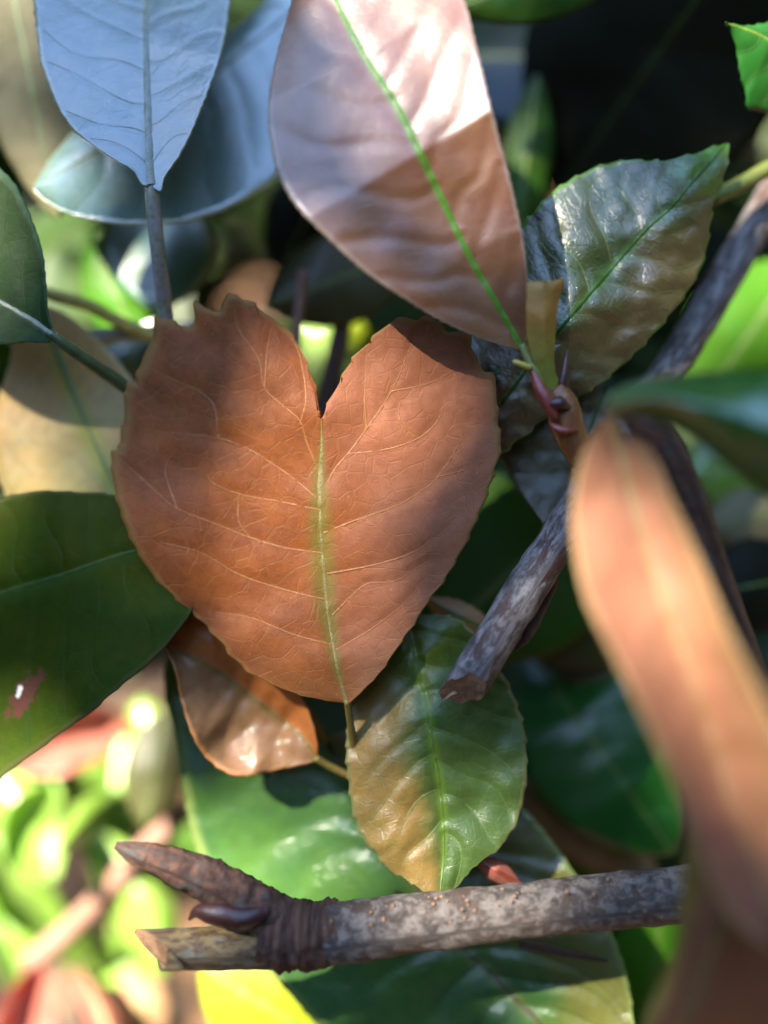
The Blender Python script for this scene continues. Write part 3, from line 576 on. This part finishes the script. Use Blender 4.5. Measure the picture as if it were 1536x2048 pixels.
rr = random.Random(5); parts = []
for i in range(90):
    s = rr.random(); x = 660 + s * 760; cy = 1868 - (x - 650) * 0.105; a = rr.uniform(-1.35, 1.35); rad = 56
    y = cy - math.sin(a) * rad * .95; zz = 4.6 + math.cos(a) * rad * PX * 1000 * 0.98
    k = rr.uniform(2.2, 5.2); parts.append(tube([(x - k * .9, y, zz, .5), (x - k * .4, y, zz + .02, k * .75), (x + k * .4, y, zz + .02, k * .7), (x + k * .9, y, zz, .5)], 7, 0.15, i, nst=6))
v, f, u = join(parts); tag(mesh('lenticels', v, f, m_['lenticel'], br, u), None, None, kind='stuff')

br2 = thing('cut_twig', P(2500, -900, -80), 'silvery grey twig with a ragged cut end hanging in front of the oval leaf', 'twig')
pts2 = [(2500,-900,-80,30),(2100,-400,-52,30),(1790,20,-34,30),(1640,230,-27,32),(1500,470,-21,34),(1370,690,-15,35),(1250,870,-9,37),(1150,1025,-3,39),(1070,1150,1,41),(1000,1262,3,41),(945,1350,4,42)]
v, f, u = tube(pts2, 24, 0.08, 12, nst=150, cap=False, jscale=.25); mesh('shaft', v, f, m_['bark_silver'], br2, u)
c0 = P(945,1350,4); axd = (P(945,1350,4) - P(1000,1262,3)).normalized()
seg = 24; rg = v[-24:]; rad0 = (rg[0] - c0).length
V = list(rg); U = [(0, j / 24) for j in range(24)]
V += [c0 + (p - c0) * 0.96 + axd * (0.0024 + 0.0016 * mnoise.noise(p * 700 + Vector((3, 1, 0))) + 0.75 * (p - c0).y - 0.9 * (p - c0).z) for p in rg]; U += [(.4, j / 24) for j in range(24)]
F4 = [(j, (j + 1) % 24, 24 + (j + 1) % 24, 24 + j) for j in range(24)]
mesh('ragged_rim', V, F4, m_['bark_silver'], br2, U)
rim = V[24:]; cc = sum(rim, Vector()) / 24
V = list(rim) + [cc + (p - cc) * 0.55 + axd * 0.0008 * mnoise.noise(p * 1500) for p in rim] + [cc - axd * 0.0006]
F4 = [(j, (j + 1) % 24, 24 + (j + 1) % 24, 24 + j) for j in range(24)] + [(48, 24 + j, 24 + (j + 1) % 24) for j in range(24)]
mesh('broken_wood', V, F4, m_['wood_cut'], br2, [(0, 0)] * len(V))
v, f, u = tube([(912,1385,5,4),(898,1392,5.5,3),(886,1402,6,1)], 8, 0.2, 3, nst=8); mesh('splinter', v, f, m_['wood_cut'], br2, u)
v, f, u = tube([(1110,1150,-1,12),(1080,1215,0,16),(1050,1270,1,14),(1030,1300,1.5,5)], 12, 0.3, 5, nst=20); mesh('peeling_bark', v, f, m_['bark_brown'], br2, u)

sh = thing('budding_shoot', P(1450, 1262, 8), 'short orange shoot with red bud scales holding the large folded leaf', 'shoot')
v, f, u = tube([(1450,1262,8,18),(1370,1200,3,19),(1280,1110,0,21),(1215,1020,1,24),(1172,940,3,27),(1146,880,4,31),(1133,850,4.4,34),(1130,825,4.7,33),(1120,795,5,27),(1108,775,5.4,17)], 20, 0.06, 7, nst=46); mesh('shaft', v, f, m_['shoot_orange'], sh, u)
v, f, u = tube([(1112,838,7,8),(1096,806,7,14),(1080,778,6.9,13),(1066,742,6.8,5)], 12, 0.08, 2, nst=16); mesh('bud_scale', v, f, m_['bud_red'], sh, u)
v, f, u = tube([(1140,815,6.8,5),(1118,806,7.4,14),(1100,808,7.3,9),(1088,800,7,3)], 12, 0.15, 9, nst=14); mesh('bud_scale', v, f, m_['bud_dark'], sh, u)
v, f, u = tube([(1128,800,5,10),(1126,770,5.4,11),(1130,735,5.6,8),(1135,700,5.6,2)], 12, 0.08, 4, nst=16); mesh('bud_scale', v, f, m_['bud_dark'], sh, u)
v, f, u = tube([(1100,842,6.0,4),(1112,856,6.8,8),(1132,862,7.1,7),(1155,858,6.4,4)], 10, 0.1, 3, nst=12); mesh('leaf_scar', v, f, m_['bud_red'], sh, u)
v, f, u = tube([(1060,735,6.6,7),(1040,728,7,6),(1026,722,7.2,3)], 10, 0.1, 3, nst=10); mesh('stipule', v, f, m_['petiole_amber'], sh, u)

# ------------------------------------------------------------------ stems behind
stem('thin_stem', 'yellow green leaf stalk crossing behind the lime leaf tip', [(1420,400,-12,15),(1480,370,-14,16),(1560,325,-16,16),(1680,270,-20,16)], m_['petiole_yellow'])
stem('thin_stem', 'curved yellow stalk behind the leaf with the thick pale stalk', [(60,575,-20,11),(110,592,-20,13),(180,612,-21,13),(240,645,-22,13),(330,680,-23,14)], m_['petiole_amber'])
stem('thin_stem', 'pale lilac stem lying level behind the blue leaf stalk', [(90,674,-24,15),(200,672,-24,16),(310,664,-24,16),(430,655,-24,16)], m_['petiole_lilac'])
stem('thin_stem', 'thin pinkish stem rising behind the notch of the heart leaf', [(606,540,-24,9),(600,600,-24,10),(594,660,-24,11),(590,760,-24,12)], m_['stem_pink'])
stem('thin_stem', 'blurred dark branch behind the long coppery foreground leaf', [(1270,810,14,34),(1330,900,12,38),(1390,1050,10,40),(1450,1240,8,44),(1540,1460,6,46),(1900,2150,0,54),(2400,2900,-20,60)], m_['bark_brown'])
stem('thin_stem', 'blurred pinkish stem slanting across the sunny leaves', [(60,1930,-80,24),(180,1820,-76,24),(300,1690,-72,22),(400,1590,-68,20),(470,1480,-60,18)], m_['stem_pink'])
stem('thin_stem', 'dark brown stick behind the notch of the heart leaf', [(690,620,-34,18),(670,720,-33,20),(640,850,-32,22),(600,980,-30,22)], m_['bark_brown'])
stem('thin_stem', 'dark red brown thin twig lying on the big deep green leaf', [(1040,1888,-8.2,8),(1090,1898,-8,9),(1150,1910,-8,8),(1215,1922,-8,3)], m_['bark_brown'])

# ------------------------------------------------------------------ blurred leaves behind, one by one
G1 = 'blurred sunny leaves behind the dark green leaf'
BL = [
 ('pale olive leaf, blurred, partly behind the upright blue leaf', (10,-90), (118,440), 190, -26, -22, 'pale_olive', {}),
 ('narrow dark leaf pressed between pale olive leaf and the brown gap', (20,140), (86,345), 60, -30, -28, 'shade_green', {}),
 ('blue tinted blurred leaf hanging below the broad leaf with pale blue sheen', (320,370), (318,625), 225, -36, -26, 'teal_gloss', dict(zmid=(-40,-32,-26))),
 ('shaded green leaf blurred behind the curved yellow stalk', (285,700), (180,480), 130, -34, -36, 'mid_green', {}),
 ('teal leaf blurred between heart leaf and its dark neighbour stalk', (330,640), (195,790), 110, -30, -32, 'teal_gloss', {}),
 ('black looking shaded leaf behind the rim of the folded leaf', (670,320), (560,548), 170, -42, -44, 'deep_shade_green', {}),
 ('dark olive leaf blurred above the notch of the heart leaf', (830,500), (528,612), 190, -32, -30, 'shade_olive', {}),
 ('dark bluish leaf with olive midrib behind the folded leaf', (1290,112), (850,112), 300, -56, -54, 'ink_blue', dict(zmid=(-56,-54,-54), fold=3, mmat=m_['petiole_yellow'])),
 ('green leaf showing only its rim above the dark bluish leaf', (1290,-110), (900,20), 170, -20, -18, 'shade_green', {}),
 ('darkest leaf, deep shade painted almost black, behind the lime tipped leaf', (1500,-150), (1110,392), 520, -22, -50, 'deep_shade_green', dict(n=70, m=8, zmid=(-20,-34,-48), mmat=m_['rib_dark'])),
 ('slim dark green leaf blurred behind the rim of the folded leaf', (1075,150), (1035,470), 100, -40, -38, 'shade_green', {}),
 ('orange brown leaf blurred in the dark behind the folded leaf', (1090,200), (1000,330), 60, -44, -40, 'tan_dry', {}),
 ('vivid green leaf blurred behind the silvery twig', (1600,520), (1390,830), 260, -42, -44, 'mid_green', {}),
 ('bright green leaf blurred below the curled gleaming leaf', (1570,900), (1370,960), 200, -46, -44, 'lime', {}),
 ('pale olive leaf blurred beside the long coppery blade', (1600,1010), (1400,1060), 120, -40, -40, 'pale_olive', {}),
 ('very dark leaf blurred beside the long coppery blade', (1620,1150), (1400,1190), 190, -30, -28, 'deep_shade_green', {}),
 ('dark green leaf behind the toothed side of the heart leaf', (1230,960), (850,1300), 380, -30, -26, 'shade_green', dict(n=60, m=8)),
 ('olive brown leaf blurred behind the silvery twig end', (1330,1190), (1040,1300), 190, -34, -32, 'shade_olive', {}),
 ('beige sliver of leaf beside the oval leaf top', (1000,1275), (850,1196), 60, -12, -10, 'tan_dry', {}),
 ('pale green leaf blurred above the glossy green leaf', (1350,1390), (1075,1280), 130, -36, -36, 'pale_olive', {}),
 ('glossy green blurred leaf with blue gleam between oval and foreground leaves', (1055,1300), (1350,1712), 300, -34, -24, 'gloss_green', dict(n=60, m=8, zmid=(-44,-33,-30,-30))),
 ('tan leaf blurred under the glossy green leaf', (1020,1560), (1320,1760), 130, -42, -40, 'tan_dry', {}),
 ('green leaf blurred above the thick branch', (1060,1640), (1270,1770), 90, -46, -44, 'mid_green', {}),
 ('coral red leaf bit between oval leaf and thick branch', (1040,1770), (950,1716), 46, -5, -4, 'young_red', dict(serr=(20, 0), mmat=m_['bud_red'])),
 ('dark green leaf behind the rim of the big deep green leaf', (1330,1790), (1290,2070), 190, -34, -36, 'mid_green', {}),
 ('olive leaf blurred between big deep green leaf and brown foreground leaf', (1390,1850), (1300,2090), 120, -46, -44, 'shade_olive', {}),
 ('lemon green glowing leaf under the knot of the branch', (700,2120), (400,1930), 250, -30, -34, 'lemon_green', dict(n=60, m=8)),
 ('coral pink leaf blurred under the big dark green leaf', (270,1440), (-20,1520), 130, -90, -78, 'young_red', dict(fold=7)),
 ('red leaf standing in the sunny litter', (20,2160), (80,1930), 110, -62, -74, 'young_red', dict(fold=7)),
 ('pale red leaf beside the red leaf in the sunny litter', (270,2180), (160,1930), 90, -60, -70, 'young_red', dict(fold=-6)),
 ('brown leaf blurred below the saw cut stub', (300,2100), (270,1930), 110, -74, -76, 'tan_dry', {}),
 ('pale green oval leaf blurred under the small tan leaf', (300,1490), (285,1395), 74, -90, -92, 'lime', {}),
 ('dark olive leaf blurred beside the big deep green leaf', (330,1420), (290,1660), 130, -64, -60, 'shade_olive', {}),
 ('dark leaf blurred behind the dead stub', (400,1640), (330,1800), 120, -100, -104, 'shade_green', {}),
 ('small lime leaf glowing behind the blue leaf', (70,430), (118,505), 52, -96, -96, 'lime', {}),
 ('lime leaf glowing behind the notch of the heart leaf', (650,590), (636,720), 70, -120, -118, 'lime', {}),
 ('round yellow leaf glowing beside the lime leaf at the notch', (700,600), (708,690), 72, -110, -112, 'lemon_green', {}),
 ('pale dry leaf blurred behind the folded leaf rim', (450,470), (490,560), 60, -170, -170, 'tan_dry', {}),
 ('cream dry leaf glowing between folded and lime tipped leaf', (1075,280), (1092,400), 62, -170, -170, 'tan_dry', {}),
 ('cream dry leaf blurred beside the silvery twig', (1380,600), (1340,680), 80, -170, -170, 'tan_dry', {}),
 ('cream round dry leaf blurred above the yellow green stalk', (1490,270), (1510,330), 60, -170, -170, 'tan_dry', {}),
 ('orange dry leaf blurred beside the big deep green leaf', (330,1600), (372,1680), 70, -110, -110, 'tan_dry', {}),
]
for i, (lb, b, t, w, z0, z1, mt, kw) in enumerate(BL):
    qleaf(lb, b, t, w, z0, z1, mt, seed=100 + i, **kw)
for i, (b, t, w, z, mt, tl) in enumerate([((-90,1470),(110,1760),170,-84,'lime',8), ((90,1470),(235,1720),110,-92,'lime',-10), ((250,1440),(228,1790),100,-104,'lime',8), ((180,1660),(330,1960),140,-74,'lime',6), ((-20,1640),(150,1900),120,-98,'lime',-8),
        ((310,1860),(190,2130),100,-86,'lime',8), ((-60,1740),(50,2000),90,-116,'lime',5), ((350,1720),(240,1960),80,-124,'lime',-6), ((-10,1590),(260,1560),120,-130,'lime',9), ((60,1860),(260,1980),90,-112,'lime',-9), ((130,1560),(20,1740),90,-70,'lime',12), ((240,1580),(120,1700),70,-66,'lime',14)]):
    qleaf('blurred sunlit lime green leaf in the bright gap below the dark green leaf', b, t, w, z - tl, z + tl, mt, seed=200 + i, group=G1, fold=-5 if i % 2 else 6, bend=(-.08, .1, .04)[i % 3])

# ------------------------------------------------------------------ the shrub around: deeper foliage, and unseen leaves added overhead to shade the subject
rnd = random.Random(31); items = []
for i in range(1500):
    d = rnd.uniform(0.19, 0.62); x = rnd.uniform(-250, 1800); y = rnd.uniform(-300, 2350)
    z = (D - d) * 1000
    if x < 560 and y > 1250: continue
    if 360 < x < 740 and 300 < y < 720 and d < 0.42: continue
    if z > -90 and rnd.random() < .35: continue
    L = rnd.uniform(.045, .075)
    items.append((P(x, y, z), (rnd.uniform(-1, 1), rnd.uniform(-1, 1), rnd.uniform(-.6, .6)), (rnd.uniform(-.7, .7), rnd.uniform(-.2, 1), rnd.uniform(.3, 1)), L, L * rnd.uniform(.38, .55)))
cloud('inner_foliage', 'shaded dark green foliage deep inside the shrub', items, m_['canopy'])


# leaf ring added round the subject to block low sky
rnd = random.Random(5); items = []; SAZ = math.atan2(SUNW.y, SUNW.x)
for i in range(11000):
    a = rnd.uniform(0, 2 * math.pi); r = 1.25 + 0.35 * rnd.random() + 0.15 * mnoise.noise((math.cos(a) * 3, math.sin(a) * 3, 0)); da = abs((a - SAZ + math.pi) % (2 * math.pi) - math.pi); h = rnd.uniform(0, 1) ** .8 * (1.7 + 1.1 * min(1, max(0, (da - .5) / .5)) + .3 * mnoise.noise((math.cos(a) * 4, math.sin(a) * 4, 3)))
    L = rnd.uniform(.08, .13); w = (math.cos(a) * r, math.sin(a) * r, h)
    items.append((F_(w), FD((rnd.uniform(-1, 1), rnd.uniform(-1, 1), rnd.uniform(-.6, .6))), FD((-math.cos(a) + rnd.uniform(-.7, .7), -math.sin(a) + rnd.uniform(-.7, .7), rnd.uniform(0, 1.2))), L, L * .5))
added_hedge = thing('added_hedge', F_((0, 1.5, 0)), 'ring of green leaves added round the shrub to block low sky', 'added_hedge')
fol = cloud('foliage', None, items, m_['added_hedge_leaf'], None, parent=added_hedge)
HV, HF = [], []
for i in range(96):
    a = 2 * math.pi * i / 96; da = abs((a - SAZ + math.pi) % (2 * math.pi) - math.pi)
    top = 1.45 + 1.1 * min(1, max(0, (da - .5) / .5)) + .15 * mnoise.noise((math.cos(a) * 4, math.sin(a) * 4, 3))
    for k in range(9):
        r = 1.68 + .06 * mnoise.noise((math.cos(a) * 5, math.sin(a) * 5, k * .8)); HV.append(F_((math.cos(a) * r, math.sin(a) * r, -0.05 + top * k / 8)))
for i in range(96):
    for k in range(8): HF.append((i * 9 + k, ((i + 1) % 96) * 9 + k, ((i + 1) % 96) * 9 + k + 1, i * 9 + k + 1))
mesh('sky_block_core', HV, HF, m_['added_hedge_core'], added_hedge)  # solid dark ring added to keep low sky out of the leaf reflections

# unseen leaves added high overhead, fitted to leave soft dapples on the subject.
# DAPPLE lists how much of the sun reaches a spot (photo pixel, height in mm, share); leaves are placed until the shade fits.
rnd = random.Random(77); CAN = []
DAPPLE = [(350,750,-4,.18),(450,850,-3,.16),(300,900,-5,.14),(420,1050,-3,.24),(550,1250,-2,.24),(560,700,-2,.18),(800,750,0,.34),(900,900,1,.36),(850,1100,1,.38),(780,1280,0,.42),(640,950,-1,.24),(640,1150,-1,.28),(750,900,0,.32),(960,850,1,.36),(500,1100,-2,.22),
    (650,200,9,.0),(600,350,9,.0),(620,60,8,.0),(720,60,7,.02),(740,350,9,.12),(700,450,9,.22),(800,500,9,.32),(950,250,10,.36),(890,80,8,.38),(980,520,8,.35),(880,600,8,.32),(150,150,-8,.0),(300,200,-7,.0),(400,100,-10,.0),(300,320,-3,.0),(220,280,-5,.0),(370,270,-4,.0),(330,120,-8,.0),(500,250,-20,.2),(300,400,-14,.2),
    (1150,500,-4,.12),(1300,420,-5,.12),(1250,620,-4,.42),(1400,380,-6,.08),(1080,780,-4,.2),(100,850,-16,.62),(60,930,-15,.45),(60,640,-4,.1),(100,1100,-7,.10),(100,1300,-5,.15),(250,1250,-5,.10),(30,1480,-4,.2),(30,550,-5,.15),
    (470,1430,-8,.62),(420,1330,-8,.5),(780,1500,-3,.36),(950,1450,-3,.34),(900,1650,-2,.26),(500,1650,-14,.5),(700,1700,-14,.4),(900,1960,-12,.6),(1150,1950,-11,.55),(650,1990,-13,.6),(600,1550,-14,.4),
    (1050,1180,2,.35),(900,1830,8,.3),(1200,1800,7,.25),(400,1750,9,.12),(420,1890,8,.2),(1300,1150,34,.36),(1420,1450,36,.38),(1450,1850,34,.35),(1220,1000,30,.3),(1120,820,6,.35),
    (1250,150,-34,0),(1400,200,-30,0),(1050,150,-36,0),(1050,1100,-28,.12),(1200,1500,-30,.0),(1150,1400,-36,.0),(1300,1650,-30,.03),(1450,650,-42,.3),(600,440,-42,0),(660,570,-31,.05),(1000,1100,-28,.1),(1500,1150,-30,0),(1400,850,34,.10),(60,150,-24,.45)]
DAPPLE = [(x, y, z, t if t > .65 else t * .42) for x, y, z, t in DAPPLE]
LIT = [(x, y, z, 1.0) for x in range(-60, 345, 80) for y in range(1480, 2120, 90) for z in (-80, -120, -180)]
LIT += [(x, y, z, 1.0) for x, y, z in ((640,650,-118),(704,650,-110),(95,470,-96),(1085,340,-170),(1360,640,-170),(1500,300,-170),(560,2010,-32),(480,1990,-32))]
GRID = []
for gx in range(-60, 1640, 130):
    for gy in range(-60, 2160, 130):
        if gx < 420 and gy > 1400: continue
        k = min(DAPPLE, key=lambda q: (q[0] - gx) ** 2 + (q[1] - gy) ** 2); GRID.append((gx, gy, k[2], k[3]))
ALL = DAPPLE + GRID
QP = np.array([P(*q[:3]) for q in ALL + LIT]); QT = np.array([q[3] for q in ALL + LIT]); QW = np.array([2.0] * len(DAPPLE) + [0.5] * len(GRID) + [0.25] * len(LIT)); SV = np.array(SUN)
T = np.ones(len(QP))
def cover(c, t_, A):
    w = c - QP; t = w @ SV; d2 = (w * w).sum(1) - t * t
    rp2 = (t_ * 0.0046) ** 2; R2 = A / math.pi + rp2
    return np.where(t > 0, 0.95 * min(1, A / R2 / math.pi * 1.15) * np.exp(-d2 / R2), 0)
COV = []
for i in range(12000):
    if i < 10500:
        if i % 5 == 4 and COV:                       # drop a leaf where the shade is too deep
            k = rnd.randrange(len(COV)); T2 = T / (1 - COV[k])
            if (QW * (T2 - QT) ** 2).sum() < (QW * (T - QT) ** 2).sum(): T = T2; CAN.pop(k); COV.pop(k)
            continue
        k = rnd.randrange(len(ALL)); q = QP[k] + np.array((rnd.uniform(-.02, .02), rnd.uniform(-.02, .02), 0))
    else: q = np.array((rnd.uniform(-.7, .5), rnd.uniform(-.5, .7), -.01))
    t_ = rnd.uniform(1.7, 3.0); c = q + SV * t_; L = rnd.uniform(.035, .062)
    cv = cover(c, t_, L * L * .5 * .62); T2 = T * (1 - cv)
    e0 = (QW * (T - QT) ** 2).sum(); e1 = (QW * (T2 - QT) ** 2).sum()
    if (i < 10500 and e1 < e0 - 1e-4) or (i >= 10500 and cv.max() < 0.02): T = T2; CAN.append((c, t_, L)); COV.append(cv)
items = [(Vector(c), (rnd.uniform(-1, 1), rnd.uniform(-1, 1), rnd.uniform(-.3, .3)), SUN + Vector((rnd.uniform(-.2, .2), rnd.uniform(-.2, .2), rnd.uniform(-.2, .2))), L, L * .5) for c, t_, L in CAN]
cloud('added_shade_leaves', 'unseen leaves added high overhead and fitted to shade the shrub', items, m_['canopy'])
